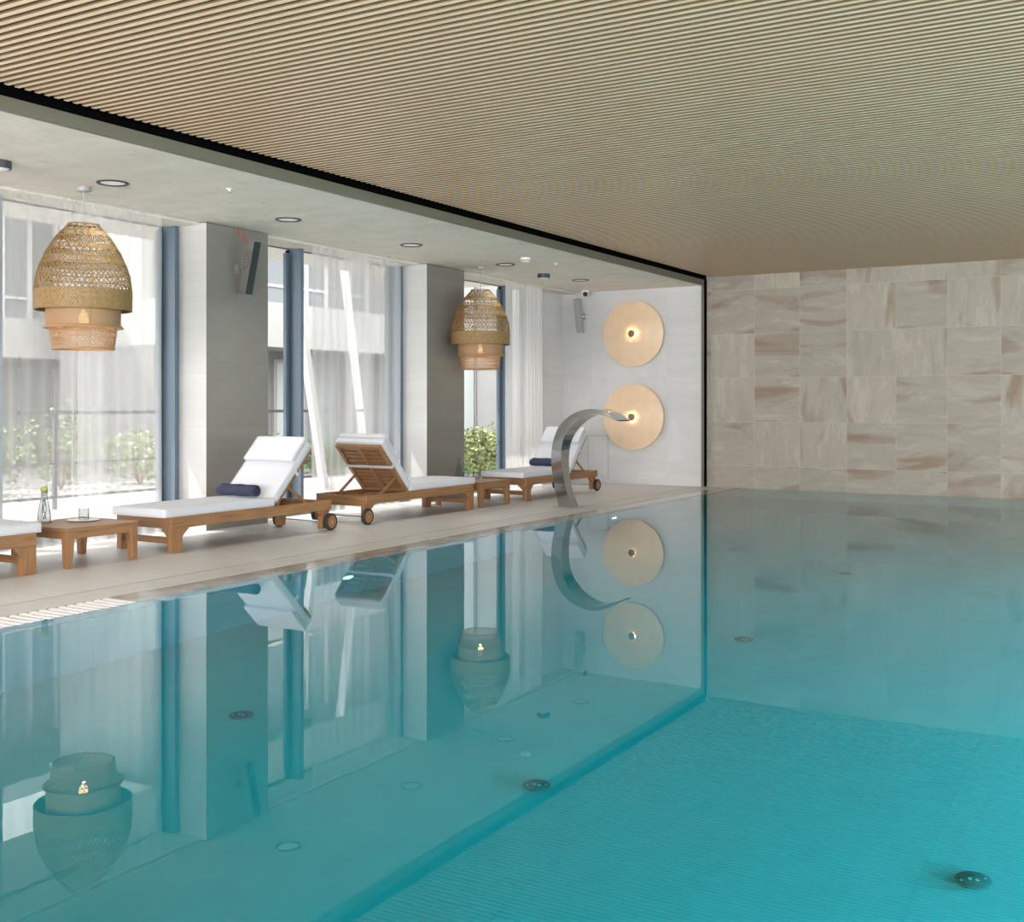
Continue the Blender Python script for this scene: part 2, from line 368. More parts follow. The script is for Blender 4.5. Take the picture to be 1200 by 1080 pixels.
# stucco soffit over the lounging strip, with curtain slot
st('ceiling', M['stucco'], (-7.70, -5.77, -5.2, YB, 2.82, 3.1))
st('ceiling', M['stucco'], (-8.2, -7.735, -5.2, YB, 2.80, 3.1))
st('trim_3', M['black'], (-7.735, -7.70, -5.2, YB, 2.86, 2.9))
# metal trim round the niche
st('trim_4', M['trim'], (-5.77, -5.73, -5.2, YW - .015, 2.82, 2.90))
tq = MB(); tq.box(-5.77, -5.733, YW - .015, YW + .002, 0, 2.90); tag(tq.build('trim_5', M['trim']), kind='structure')
st('trim_6', M['black'], (-5.77, -5.73, YW + .002, YB, 0, 2.9))
st('trim_7', M['black'], (-5.77, -5.60, -5.2, YB, 3.0, 3.02))
st('trim_8', M['black'], (-5.77, -5.735, -5.2, YB, 2.9, 3.0))
# slatted oak ceiling over the pool: one surface pattern
sq = MB(); y = -5.0
while y < YB:
    sq.box(-5.65, 4.6, y, min(y + .030, YB), 2.94, 2.953); y += .065
so = sq.build('ceiling', M['slat']); tag(so, kind='structure'); so.data.materials.append(M['slat_side'])
for p in so.data.polygons:
    if abs(p.normal.z) < .5: p.material_index = 1
st('ceiling', M['slat_back'], (-5.65, 4.6, -5.2, YB, 2.953, 2.98))
st('ceiling', M['black'], (-5.9, 4.8, -5.4, YB + .2, 3.1, 3.2))

# ------------------------------------------------------------------ left facade: clad columns, fins, glass
for i, y0 in enumerate((-3.085, .415, 3.915, 7.416, 10.917)):
    y1 = y0 + .811
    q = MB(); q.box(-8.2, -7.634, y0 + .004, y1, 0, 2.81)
    o = q.build('wall_column', M['column']); o.data.materials.append(M['column_lit']); tag(o, kind='structure')
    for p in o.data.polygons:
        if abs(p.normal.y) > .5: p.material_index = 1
st('wall_left', M['white_tile'], (-8.2, -7.98, 14.05, YW, 0, 2.81))
def window(num, ya, yb, fins):
    r = empty('window_%d' % num, (-8.14, (ya + yb) / 2, 0)); tag(r, kind='structure')
    oy = (ya + yb) / 2
    q = MB()
    q.box(-.03, .03, ya - oy, yb - oy, 0, .07); q.box(-.03, .03, ya - oy, yb - oy, 2.80, 2.815)
    for a in (ya + .005, yb - .005 - .04): q.box(-.03, .03, a - oy, a + .04 - oy, .07, 2.80)
    q.build('window_frame', M['fin_dark'], r)
    for f in fins:
        q = MB(); q.box(-.03, .16, f - oy, f + .045 - oy, 0, 2.81); q.build('window_fin', M['fin'], r)
        q = MB(); q.box(-.045, .0, f - .012 - oy, f - .001 - oy, .07, 2.79); q.build('window_seal', M['black'], r)
        q = MB(); q.box(-.04, .01, f - .05 - oy, f - .012 - oy, .07, 2.76); q.build('sash_frame', M['fin'], r)
    edges = [ya] + [f for f in fins] + [yb]
    for a, b in zip(edges, edges[1:]):
        if b - a < .2: continue
        q = MB(); q.box(-.006, .006, a + .05 - oy, b - .05 - oy, .07, 2.80); q.build('window_pane', M['pane'], r)
    return r
window(1, -2.274, .415, [-.9]); window(2, 1.226, 3.915, [2.2]); window(3, 4.726, 7.416, [5.55, 7.365])
window(4, 8.227, 10.917, [9.10, 10.868]); window(5, 11.728, 14.05, [13.44])
# narrow floor grille along the glass
fq = MB()
for k in range(9): fq.box(-8.06 + k * .022, -8.05 + k * .022, -2.3, 14.0, 0.001, .006)
tag(fq.build('floor_grille', M['steel_satin']), 'long narrow metal floor grille running beside the glass wall', 'floor grille')

# ------------------------------------------------------------------ curtains
def curtain(ya, yb, label, m, X=-7.73, amp=.013, wave=.14, seed=0, bunch=None, group='sheer white curtains'):
    rnd = random.Random(seed); q = MB(); n = int((yb - ya) / .012); nz = 10; rows = []
    ph = [rnd.uniform(0, 6.28) for _ in range(4)]
    for j in range(nz + 1):
        z = .012 + (2.80 - .012) * j / nz; f = 1 - .35 * j / nz; row = []
        for i in range(n + 1):
            y = ya + (yb - ya) * i / n
            a = math.sin(2 * PI * y / wave + ph[0] + .8 * math.sin(y * 5 + ph[1])) * .6 + math.sin(2 * PI * y / (wave * 2.3) + ph[2] + z * .15) * .4
            row.append(q.bm.verts.new((X + amp * f * a + .004 * math.sin(z * 2 + y * 9 + ph[3]), y + .004 * math.sin(z * 1.7 + y * 4), z)))
        rows.append(row)
    for a, b in zip(rows, rows[1:]):
        for i in range(n): q.bm.faces.new((a[i], a[i + 1], b[i + 1], b[i]))
    r = empty('curtain', (0, 0, 0)); tag(r, label, 'curtain', group)
    q.build('sheer_cloth', m, r, smooth=True, recalc=False)
    return r
curtain(4.85, 6.045, 'sheer white curtain behind the nearest side table, left of the narrow gap', M['sheer'], seed=1)
curtain(6.09, 6.99, 'sheer white curtain right of the narrow gap, ending at a blue-grey window fin', M['sheer'], seed=2)
curtain(6.09, 6.42, 'dense folded-back curtain edge beside the narrow gap behind the table', M['sheer'], X=-7.80, wave=.09, seed=6)
curtain(8.97, 9.98, 'left sheer curtain panel of the middle window, beside the blue-grey fin', M['sheer'], seed=3)
curtain(9.62, 10.62, 'right sheer curtain panel of the middle window, overlapping its neighbour', M['sheer'], X=-7.80, seed=4)
curtain(12.93, 13.95, 'closely pleated white curtain behind the farthest lounger', M['sheer_dense'], X=-7.76, wave=.06, seed=5)
curtain(13.55, 14.02, 'bunched end of white curtain beside the far pale wall', M['sheer_dense'], X=-7.80, wave=.05, seed=8)
curtain(1.3, 3.85, 'sheer white curtain in the window nearest the viewer', M['sheer'], seed=9)

# ------------------------------------------------------------------ loungers
def lounger_proto():
    r = empty('sun_lounger')
    tk, tx, tz = M['teak'], M['teak_x'], M['teak_z']
    for s in (-1, 1):
        f = MB(); f.box(min(s * .285, s * .312), max(s * .285, s * .312), 0, 1.905, .19, .278, .004); f.build('side_rail', tk, r)
    for bx in ((.0, .028, .19, .275), (1.877, 1.905, .175, .272)):
        f = MB(); f.box(-.285, .285, *bx, .003); f.build('end_rail', tx, r)
    for bx in ((1.45, 1.48, .20, .25), (1.16, 1.20, .20, .25)):
        f = MB(); f.box(-.285, .285, *bx, .002); f.build('cross_bar', tx, r)
    f = MB()
    for k in range(15): f.box(-.284, .284, .05 + k * .074, .105 + k * .074, .255, .275, .002)
    f.build('seat_slat', tx, r)
    f = MB(); f.box(-.27, .27, .035, .062, .068, .118, .003); f.build('stretcher', tx, r)
    for s in (-1, 1):
        q = MB(); q.box(min(s * .257, s * .312), max(s * .257, s * .312), .0, .112, 0, .19, .004)
        # gussets: one along the rail, one under the end rail
        b = bmesh.new(); g = [(.112, .19), (.178, .19), (.112, .125)]
        x0, x1 = sorted((s * .285, s * .310)); A = [b.verts.new((x0, y, z)) for y, z in g]; B = [b.verts.new((x1, y, z)) for y, z in g]
        b.faces.new(A); b.faces.new(B[::-1])
        for i in range(3): b.faces.new((A[i], A[(i + 1) % 3], B[(i + 1) % 3], B[i]))
        q.merge(b); b = bmesh.new(); g = [(s * .257, .19), (s * .19, .19), (s * .257, .125)]
        A = [b.verts.new((x, .002, z)) for x, z in g]; B = [b.verts.new((x, .026, z)) for x, z in g]
        b.faces.new(A); b.faces.new(B[::-1])
        for i in range(3): b.faces.new((A[i], A[(i + 1) % 3], B[(i + 1) % 3], B[i]))
        q.merge(b); q.build('leg', tz, r)
        q = MB(); q.box(min(s * .235, s * .285), max(s * .235, s * .285), 1.80, 1.895, .02, .19, .004)
        b = bmesh.new(); g = [(1.80, .19), (1.73, .19), (1.80, .13)]
        x0, x1 = sorted((s * .245, s * .280)); A = [b.verts.new((x0, y, z)) for y, z in g]; B = [b.verts.new((x1, y, z)) for y, z in g]
        b.faces.new(A); b.faces.new(B[::-1])
        for i in range(3): b.faces.new((A[i], A[(i + 1) % 3], B[(i + 1) % 3], B[i]))
        q.merge(b); q.build('leg', tz, r)
        wx = s * .312
        q = MB(); q.lathe([(0, -.016), (.058, -.016), (.060, -.012), (.060, .012), (.058, .016), (0, .016)], (wx, 1.89, .079), 36, 'X'); wh = q.build('wheel', tx, r, smooth=True)
        q = MB(); q.lathe([(.059, -.019), (.070, -.021), (.078, -.013), (.079, 0), (.078, .013), (.070, .021), (.059, .019)], (wx, 1.89, .079), 36, 'X', close=True); q.build('tyre', M['rubber'], wh, smooth=True)
        q = MB(); q.lathe([(0, -.022), (.009, -.022), (.011, -.018), (.011, .018), (.009, .022), (0, .022)], (wx, 1.89, .079), 16, 'X'); q.build('hub', M['brass'], wh, smooth=True)
    ax = MB(); ax.tube([(-.30, 1.89, .079), (.30, 1.89, .079)], .008, 8); ax.build('axle', M['steel_satin'], r)
    # backrest frame, local axes d (up the back) and n (towards the sitter)
    th = math.radians(46); O = Vector((0, 1.215, .272)); d = Vector((0, math.cos(th), math.sin(th))); n = Vector((0, -math.sin(th), math.cos(th)))
    B = Matrix((Vector((1, 0, 0)), d, n)).transposed().to_4x4(); B.translation = O
    q = MB()
    for s in (-1, 1): q.box(min(s * .243, s * .282), max(s * .243, s * .282), 0, .645, .0, .032, .003, B)
    q.box(-.018, .018, 0, .64, .0, .022, .002, B); q.box(-.243, .243, .615, .645, .0, .03, .003, B); q.box(-.243, .243, 0, .03, .0, .03, .003, B)
    br = q.build('backrest', tk, r)
    q = MB()
    for k in range(11): q.box(-.243, .243, .035 + k * .053, .073 + k * .053, .018, .035, .002, B)
    q.build('back_slat', tx, br)
    q = MB(); q.box(-.287, .287, .345, .375, -.006, .001, .001, B); q.box(-.292, -.287, .345, .375, -.006, .09, .001, B); q.box(.287, .292, .345, .375, -.006, .09, .001, B)
    q.build('strap', M['fabric'], br)
    for s in (-1, 1):
        q = MB(); q.bar((s * .255, 1.37, .43), (s * .255, 1.63, .262), .016, .026, .002); q.build('prop', tk, r)
    # cushions
    def cushion(x, y0, y1, z0, z1, M4, name, bev=.022, par=r, puff=.012):
        b = bmesh.new(); nx, ny = 10, 16
        bmesh.ops.create_cube(b, size=1)
        bmesh.ops.scale(b, vec=(2 * x, y1 - y0, z1 - z0), verts=b.verts); bmesh.ops.translate(b, vec=(0, (y0 + y1) / 2, (z0 + z1) / 2), verts=b.verts)
        bmesh.ops.bevel(b, geom=b.edges[:], offset=bev, segments=4, affect='EDGES', profile=.55)
        for (co, no, cnt, lo, hi) in (((1, 0, 0), (1, 0, 0), nx, -x, x), ((0, 1, 0), (0, 1, 0), ny, y0, y1)):
            for i in range(1, cnt):
                c0 = Vector(co) * (lo + (hi - lo) * i / cnt)
                bmesh.ops.bisect_plane(b, geom=b.verts[:] + b.edges[:] + b.faces[:], plane_co=c0, plane_no=no)
        zc = (z0 + z1) / 2
        for v in b.verts:
            u_ = v.co.x / x; w_ = (v.co.y - (y0 + y1) / 2) / ((y1 - y0) / 2)
            k = (1 - abs(u_) ** 4) * (1 - abs(w_) ** 6)
            nn = noise.noise(v.co * 7 + Vector((z0 * 30, 0, 0)))
            if v.co.z > zc: v.co.z += puff * k + .005 * nn * k
            v.co.y += .004 * noise.noise(v.co * 5 + Vector((3, 1, 2))) * (1 if abs(w_) > .9 else 0)
        q = MB(); q.merge(b, M4); o_ = q.build(name, M['fabric'], par, smooth=True)
        q = MB(); e = bev * .45
        for zz in (z0 + .006, z1 - .004):
            pts = []
            for cx, cy, a0 in ((x - bev, y1 - bev, 0), (-x + bev, y1 - bev, 90), (-x + bev, y0 + bev, 180), (x - bev, y0 + bev, 270)):
                for kk in range(5):
                    a = math.radians(a0 + 22.5 * kk); pts.append(Vector((cx + bev * math.cos(a), cy + bev * math.sin(a), zz)))
            pts.append(pts[0]); q.tube([(M4 @ p) if M4 is not None else p for p in pts], .0028, 5, caps=False)
        q.build('piping', M['piping'], o_, smooth=True)
        return o_
    cushion(.298, -.06, 1.175, .276, .345, None, 'seat_cushion')
    cushion(.295, .01, .665, .036, .106, B, 'back_cushion')
    cushion(.285, .40, .675, .107, .152, B, 'head_pillow', bev=.02, puff=.01)
    return r
L2 = lounger_proto(); L2.location = (-6.992, 6.135, 0)
tag(L2, 'teak lounger with white cushions and navy towel, in front of the first grey column', 'sun lounger', 'teak sun loungers by the windows')
L3 = copy_tree(L2); L3.location = (-6.992, 10.46, 0); L3.rotation_euler = (0, 0, PI)
tag(L3, 'teak lounger turned with its slatted wooden back to the viewer, wheels at the left', 'sun lounger')
L4 = copy_tree(L2); L4.location = (-6.992, 11.62, 0); L4.rotation_euler = (0, 0, 0)
tag(L4, 'farthest teak lounger, partly hidden behind the curved steel water spout', 'sun lounger')
L1 = copy_tree(L2); L1.location = (-6.992, 4.94, 0); L1.rotation_euler = (0, 0, PI)
tag(L1, 'teak lounger cut off at the left edge of the picture, only its foot end showing', 'sun lounger')

# ------------------------------------------------------------------ rolled towels
def towel(loc, x0, x1, label, rad=.060):
    q = MB(); n = 64; turns = 3.2; L = x1 - x0
    pts = []
    for i in range(n + 1):
        a = 2 * PI * turns * i / n; rr = .010 + (rad - .010) * i / n
        pts.append((rr * math.cos(a), rr * math.sin(a)))
    nx = 14; cols_ = []
    for k in range(nx + 1):
        x = x0 + L * k / nx; e = 1 - .10 * (abs(2 * k / nx - 1) ** 8); off = .006 * math.sin(k * 2.1)
        cols_.append([q.bm.verts.new((x, py * e * (1.08) + .002 * math.sin(k * 1.7 + i * .3), pz * e * .92 + .002 * math.sin(k + i * .5))) for i, (py, pz) in enumerate(pts)])
    for a, b in zip(cols_, cols_[1:]):
        for i in range(n): q.bm.faces.new((a[i], a[i + 1], b[i + 1], b[i]))
    o = q.build('rolled_towel', M['towel'], None, smooth=True, recalc=False)
    so_ = o.modifiers.new('thick', 'SOLIDIFY'); so_.thickness = .009; so_.offset = -1
    o.location = loc; tag(o, label, 'towel', 'rolled navy towels'); return o
towel((0, 7.155, .412), -7.20, -6.77, 'rolled navy towel on the lounger in front of the grey column')
towel((0, 12.64, .412), -7.20, -6.77, 'rolled navy towel on the farthest lounger, beside the steel spout')

# ------------------------------------------------------------------ side tables
def table_proto():
    r = empty('side_table'); q = MB()
    for k in range(8): q.box(-.3 + .0 + k * .0752, -.3 + .072 + k * .0752, -.30, .30, .262, .282, .003)
    q.box(-.315, -.301, -.315, .315, .256, .284, .002); q.box(.301, .315, -.315, .315, .256, .284, .002)
    q.box(-.301, .301, -.315, -.301, .256, .284, .002); q.box(-.301, .301, .301, .315, .256, .284, .002)
    q.build('table_top', M['teak'], r)
    q = MB()
    for s in (-1, 1):
        q.box(min(s * .282, s * .304), max(s * .282, s * .304), -.26, .26, .205, .258, .002); q.box(-.26, .26, min(s * .282, s * .304), max(s * .282, s * .304), .205, .258, .002)
    q.build('apron', M['teak'], r)
    for sx_ in (-1, 1):
        for sy_ in (-1, 1):
            b = bmesh.new(); v = []
            for z, e in ((0, .048), (.20, .064), (.258, .064)):
                xs = sorted((sx_ * .31, sx_ * (.31 - e))); ys = sorted((sy_ * .31, sy_ * (.31 - e)))
                v.append([b.verts.new((x, y, z)) for x, y in ((xs[0], ys[0]), (xs[1], ys[0]), (xs[1], ys[1]), (xs[0], ys[1]))])
            b.faces.new(v[0][::-1]); b.faces.new(v[-1])
            for a, c in zip(v, v[1:]):
                for i in range(4): b.faces.new((a[i], a[(i + 1) % 4], c[(i + 1) % 4], c[i]))
            bmesh.ops.bevel(b, geom=[e for e in b.edges if abs(e.verts[0].co.z - e.verts[1].co.z) > .05], offset=.003, segments=1, affect='EDGES')
            q = MB(); q.merge(b); q.build('leg', M['teak_z'], r)
    return r
T1 = table_proto(); T1.location = (-6.99, 5.495, 0)
tag(T1, 'low square teak side table at the left, holding a herb carafe and a tray', 'side table', 'teak side tables')
T2 = copy_tree(T1); T2.location = (-6.99, 10.925, 0)
tag(T2, 'low square teak side table between the two farther loungers, with carafe and two glasses', 'side table')

# ------------------------------------------------------------------ table ware
def carafe(loc, hgt, label, cork):
    s = hgt / .25
    r = empty('carafe', loc); tag(r, label, 'carafe', 'glass carafes on the side tables')
    q = MB(); q.lathe([(0, .004), (.046, .004), (.050, .012), (.047, .06), (.036, .13), (.024, .18), (.022, .205), (.028, .245), (.0255, .247), (.0195, .205), (.0215, .18), (.0335, .13), (.0445, .06), (.046, .016), (0, .012)][0:], n=32)
    for v in q.bm.verts: v.co *= s
    q.build('glass_body', M['glassware'], r, smooth=True)
    q = MB(); rn = random.Random(3)
    for k in range(5):
        a = rn.uniform(0, 6.28); pts = [Vector((.012 * math.cos(a + j * .5) * (1 + j * .25) * (1 - j * .09), .012 * math.sin(a + j * .5) * (1 + j * .2) * (1 - j * .09), .02 + j * .022)) for j in range(8)]
        q.tube([p * s for p in pts], .0022, 5)
        for j in range(1, 7):
            p = pts[j] * s; dv = Vector((rn.uniform(-1, 1), rn.uniform(-1, 1), .4)).normalized() * .014
            w_ = dv.cross(Vector((0, 0, 1))).normalized() * .004
            q.quad([p, p + dv * .5 + w_, p + dv, p + dv * .5 - w_])
    q.build('herb_sprig', M['herb'], r)
    if cork:
        q = MB(); q.lathe([(0, .205), (.019, .205), (.024, .222), (.027, .238), (.022, .252), (.010, .260), (0, .26)], n=14)
        for v in q.bm.verts: v.co += Vector((noise.noise(v.co * 60), noise.noise(v.co * 60 + Vector((5, 5, 5))), 0)) * .003
        q.build('lemon_slice', M['lemon'], r, smooth=True)
    return r
M['herb'] = mat('dark_herb', (.05, .06, .03), .6); M['lemon'] = mat('pale_lemon', (.42, .40, .14), .5)
carafe((-7.213, 5.40, .289), .235, 'glass carafe with dark herbs and yellow stopper on the nearest side table', True)
def plate(loc, ra, rb, label, name='tray', mt='white_plastic'):
    q = MB(); q.lathe([(0, 0), (.8, 0), (1, .006), (1, .008), (.97, .008), (.8, .003), (0, .003)], n=40)
    for v in q.bm.verts: v.co.x *= ra; v.co.y *= rb
    return tag(q.build(name, M[mt], None, smooth=True, loc=loc), label, name)
plate((-7.213, 5.40, .284), .062, .062, 'small round white coaster under the carafe', 'coaster')
plate((-7.05, 5.615, .284), .115, .115, 'round pale tray holding one glass on the nearest side table')
def tumbler(loc, label):
    q = MB(); q.lathe([(0, 0), (.034, 0), (.036, .004), (.0375, .085), (.0355, .085), (.034, .008), (0, .007)], n=28)
    return tag(q.build('drinking_glass', M['glassware'], None, smooth=True, loc=loc), label, 'glass', 'drinking glasses')
tumbler((-7.075, 5.64, .288), 'upturned drinking glass on the pale tray of the nearest side table')
carafe((-7.24, 11.02, .284), .245, 'clear glass carafe on the farther side table', False)
tumbler((-7.09, 10.92, .284), 'left of two drinking glasses on the farther side table')
tumbler((-7.03, 11.05, .284), 'right of two drinking glasses on the farther side table')

# ------------------------------------------------------------------ rattan pendants
def pendant_proto():
    r = empty('pendant_lamp')                       # origin on the ceiling
    q = MB(); q.lathe([(0, 0), (.052, 0), (.053, -.004), (.053, -.032), (.05, -.036), (0, -.036)], n=32); q.build('ceiling_rose', M['grey_metal'], r, smooth=True)
    q = MB(); q.tube([(0, 0, -.034), (0, 0, -.86)], .0045, 8); q.build('cord', M['grey_metal'], r)
    q = MB(); q.lathe([(0, -.84), (.018, -.84), (.020, -.86), (.020, -.93), (.016, -.94), (0, -.94)], n=16); q.build('socket', M['charcoal'], r, smooth=True)
    q = MB(); q.lathe([(0, -.93), (.013, -.94), (.02, -.96), (.033, -.995), (.036, -1.02), (.030, -1.048), (.015, -1.062), (0, -1.065)], n=20); q.build('bulb', M['bulb'], r, smooth=True)
    prof = [(-.290, .108), (-.38, .193), (-.503, .269), (-.60, .312), (-.685, .339), (-.81, .355), (-.943, .352)]
    def rad(z, P):
        for (za, ra), (zb, rb) in zip(P, P[1:]):
            if z <= za and z >= zb:
                t_ = (za - z) / (za - zb); return ra + (rb - ra) * t_
        return P[0][1] if z > P[0][0] else P[-1][1]
    def lattice(q, P, z0, z1, nst, twist, wd, th, off=0.0, lean=0.0):
        """nst slanting strips between heights z0 and z1, each turning by twist radians"""
        ns = 5
        for k in range(nst):
            a0 = 2 * PI * k / nst; prev = None
            for j in range(ns + 1):
                z = z0 + (z1 - z0) * j / ns; a = a0 + twist * j / ns; R_ = rad(z, P) + off
                er = Vector((math.cos(a), math.sin(a), 0)); et = Vector((-math.sin(a), math.cos(a), 0))
                tang = (et * (twist / ns * R_) + Vector((0, 0, (z1 - z0) / ns))).normalized(); side = er.cross(tang).normalized() * (wd / 2)
                c_ = er * R_ + Vector((0, 0, z)); ring = [q.bm.verts.new(c_ + side + er * th / 2), q.bm.verts.new(c_ - side + er * th / 2), q.bm.verts.new(c_ - side - er * th / 2), q.bm.verts.new(c_ + side - er * th / 2)]
                if prev:
                    for i in range(4): q.bm.faces.new((prev[i], prev[(i + 1) % 4], ring[(i + 1) % 4], ring[i]))
                prev = ring
    q = MB()
    bands = [(-.295, -.345, 'x'), (-.345, -.39, 'd'), (-.39, -.455, 'x'), (-.455, -.49, 'd'), (-.49, -.55, 'X'), (-.55, -.60, 'd'), (-.60, -.655, 'X'), (-.655, -.70, 'X'), (-.70, -.765, 'x'), (-.765, -.80, 'x'), (-.80, -.945, 'D')]
    for z0, z1, ty in bands:
        R_ = rad((z0 + z1) / 2, prof); hh = abs(z1 - z0)
        if ty == 'x':
            n_ = int(2 * PI * R_ / .046); lattice(q, prof, z0, z1, n_, hh * .9 / R_, .0062, .003, .002); lattice(q, prof, z0, z1, n_, -hh * .9 / R_, .0062, .003, -.002)
        elif ty == 'X':
            n_ = int(2 * PI * R_ / .037); lattice(q, prof, z0, z1, n_, hh * .9 / R_, .0056, .003, .002); lattice(q, prof, z0, z1, n_, -hh * .9 / R_, .0056, .003, -.002)
        elif ty == 'd':
            n_ = int(2 * PI * R_ / .016); lattice(q, prof, z0, z1, n_, hh * .6 / R_, .0085, .004)
        else:
            n_ = int(2 * PI * R_ / .024); lattice(q, prof, z0, z1, n_, -hh * .75 / R_, .0165, .006)
            lattice(q, prof, z0, z1, n_, hh * .2 / R_, .012, .002, -.008)
    for z in (-.290, -.345, -.39, -.455, -.49, -.55, -.60, -.655, -.70, -.765, -.80, -.945): q.ring((0, 0, z), rad(z, prof), .0042 if z > -.94 else .006, 64, 5)
    q.ring((0, 0, -.29), .112, .006, 40, 6)
    q.build('outer_shade', M['rattan'], r)
    # wire ribs inside the outer shade
    q = MB()
    for k in range(4):
        a = PI / 4 + k * PI / 2
        q.tube([((rad(z, prof) - .008) * math.cos(a), (rad(z, prof) - .008) * math.sin(a), z) for z in (-.292, -.38, -.5, -.6, -.69, -.81, -.94)], .0035, 6)
        q.tube([(0.0, 0.0, -.30), (.108 * math.cos(a), .108 * math.sin(a), -.292)], .003, 6)
    q.build('rib', M['rattan'], r)
    q = MB(); P2 = [(-.90, .272), (-1.07, .268), (-1.085, .284)]
    lattice(q, P2, -.90, -1.07, 200, .35, .0058, .003, .001); lattice(q, P2, -.90, -1.07, 200, -.35, .0058, .003, -.001)
    q.ring((0, 0, -.90), .272, .005, 64, 5); q.ring((0, 0, -1.068), .274, .006, 64, 5); q.ring((0, 0, -1.082), .286, .007, 64, 6)
    q.build('middle_shade', M['rattan_pale'], r)
    q = MB(); P3 = [(-1.07, .246), (-1.24, .224)]
    for z0, z1 in ((-1.075, -1.115), (-1.115, -1.155), (-1.155, -1.195), (-1.195, -1.235)):
        lattice(q, P3, z0, z1, 50, .13, .0055, .003, .001); lattice(q, P3, z0, z1, 50, -.13, .0055, .003, -.001); q.ring((0, 0, z1), rad(z1, P3), .0036, 64, 5)
    q.ring((0, 0, -1.243), .224, .007, 64, 6); q.ring((0, 0, -1.072), .247, .006, 64, 5)
    q.build('lower_shade', M['rattan_pale'], r)
    q = MB()
    for k in range(4):
        q = MB(); a = PI / 4 + k * PI / 2; q.tube([(.35 * math.cos(a), .35 * math.sin(a), -.94), (.272 * math.cos(a), .272 * math.sin(a), -.905), (.27 * math.cos(a), .27 * math.sin(a), -1.07), (.246 * math.cos(a), .246 * math.sin(a), -1.075), (.222 * math.cos(a), .222 * math.sin(a), -1.24)], .0035, 6); q.build('lower_rib', M['rattan'], r)
    return r
def lamp_light(loc, e, c, rad=.04, name='lamp_glow'):
    d = bpy.data.lights.new(name, 'POINT'); d.energy = e; d.color = c; d.shadow_soft_size = rad
    o = bpy.data.objects.new(name, d); col.objects.link(o); o.location = loc; return o
P1 = pendant_proto(); P1.location = (-7.235, 5.764, 2.82); P1.rotation_euler = (0, 0, .3)
tag(P1, 'large woven rattan pendant lamp in three tiers, nearest the viewer at the left', 'pendant lamp', 'rattan pendant lamps')
P2_ = copy_tree(P1); P2_.location = (-7.26, 11.515, 2.82); P2_.rotation_euler = (0, 0, 1.1)
tag(P2_, 'farther woven rattan pendant lamp, hanging beside the second grey column', 'pendant lamp')
for x, y in ((-7.235, 5.764), (-7.26, 11.515)): lamp_light((x, y, 1.735), 1.3, (1, .60, .30), .008)

# ------------------------------------------------------------------ wall disc lamps
M['disc'] = mat('alabaster_disc', (.70, .56, .40), .45)
q = N(M['disc']); p = q.pos(); n1 = q.noise(p, 6, 5, .6)
q.l(q.ramp(n1, [(.3, (.60, .45, .31)), (.7, (.68, .53, .385))]), q.b.inputs['Base Color'])
q.b.inputs['Emission Color'].default_value = (1, .66, .38, 1); q.b.inputs['Emission Strength'].default_value = .06
M['glow'] = emis('warm_ring', (1, .68, .36), 5)
def disc_lamp(loc, label):
    r = empty('wall_lamp', loc); tag(r, label, 'wall lamp', 'round glowing wall lamps')
    q = MB(); q.lathe([(0, -.085), (.470, -.085), (.476, -.080), (.476, -.062), (.470, -.057), (0, -.057)], n=96, ax='Y'); q.build('disc', M['disc'], r, smooth=True)
    q = MB(); q.lathe([(0, -.057), (.14, -.057), (.14, 0), (0, 0)], n=40, ax='Y'); q.build('wall_mount', M['white_plastic'], r, smooth=True)
    q = MB(); q.lathe([(0, -.104), (.030, -.104), (.034, -.101), (.034, -.085), (0, -.085)], n=32, ax='Y'); q.build('light_ring', M['glow'], r, smooth=True)
    q = MB(); q.lathe([(0, -.158), (.022, -.156), (.042, -.146), (.052, -.128), (.050, -.114), (.034, -.106), (.012, -.104), (0, -.104)], n=32, ax='Y'); q.build('knob', M['brass_dull'], r, smooth=True)
M['brass_dull'] = mat('dull_bronze', (.20, .15, .085), .6, .1)
for z, lb in ((2.172, 'upper of two round glowing stone disc lamps on the pale end wall'), (.972, 'lower of two round glowing stone disc lamps, behind the steel spout tip')):
    disc_lamp((-6.79, YW, z), lb)
    for a in range(6): lamp_light((-6.79 + .049 * math.cos(a * PI / 3), YW - .110, z + .049 * math.sin(a * PI / 3)), .11, (1, .60, .28), .003, 'disc_glow')

# ------------------------------------------------------------------ steel water spout
outer = [(-5.999, 0.0), (-6.035, .13), (-6.060, .26), (-6.083, .40), (-6.088, .52), (-6.080, .64), (-6.045, .775), (-5.984, .894), (-5.897, .984), (-5.79, 1.05), (-5.66, 1.092), (-5.53, 1.103), (-5.40, 1.075), (-5.30, 1.025), (-5.225, .982)]
inner = [(-5.826, 0.0), (-5.880, .12), (-5.918, .24), (-5.945, .37), (-5.957, .48), (-5.958, .58), (-5.945, .69), (-5.905, .795), (-5.84, .885), (-5.75, .965), (-5.64, 1.025), (-5.53, 1.052), (-5.42, 1.035), (-5.31, .997), (-5.230, .970)]
q = MB(); sec = []
def cr(P, t):
    n_ = len(P) - 1; i = min(int(t * n_), n_ - 1); f = t * n_ - i
    p0, p1, p2, p3 = (Vector((*P[max(0, min(n_, j))], 0)) for j in (i - 1, i, i + 1, i + 2))
    return .5 * ((2 * p1) + (p2 - p0) * f + (2 * p0 - 5 * p1 + 4 * p2 - p3) * f * f + (3 * p1 - p0 - 3 * p2 + p3) * f ** 3)
NS = 60
for k in range(NS + 1):
    t_ = k / NS; a = cr(outer, t_); b = cr(inner, t_); wd = .075 + .09 * max(0, (t_ - .15) / .85) ** 1.0
    sec.append([q.bm.verts.new((a.x, 11.24 - wd, a.y)), q.bm.verts.new((a.x, 11.24 + wd, a.y)), q.bm.verts.new((b.x, 11.24 + wd, b.y)), q.bm.verts.new((b.x, 11.24 - wd, b.y))])
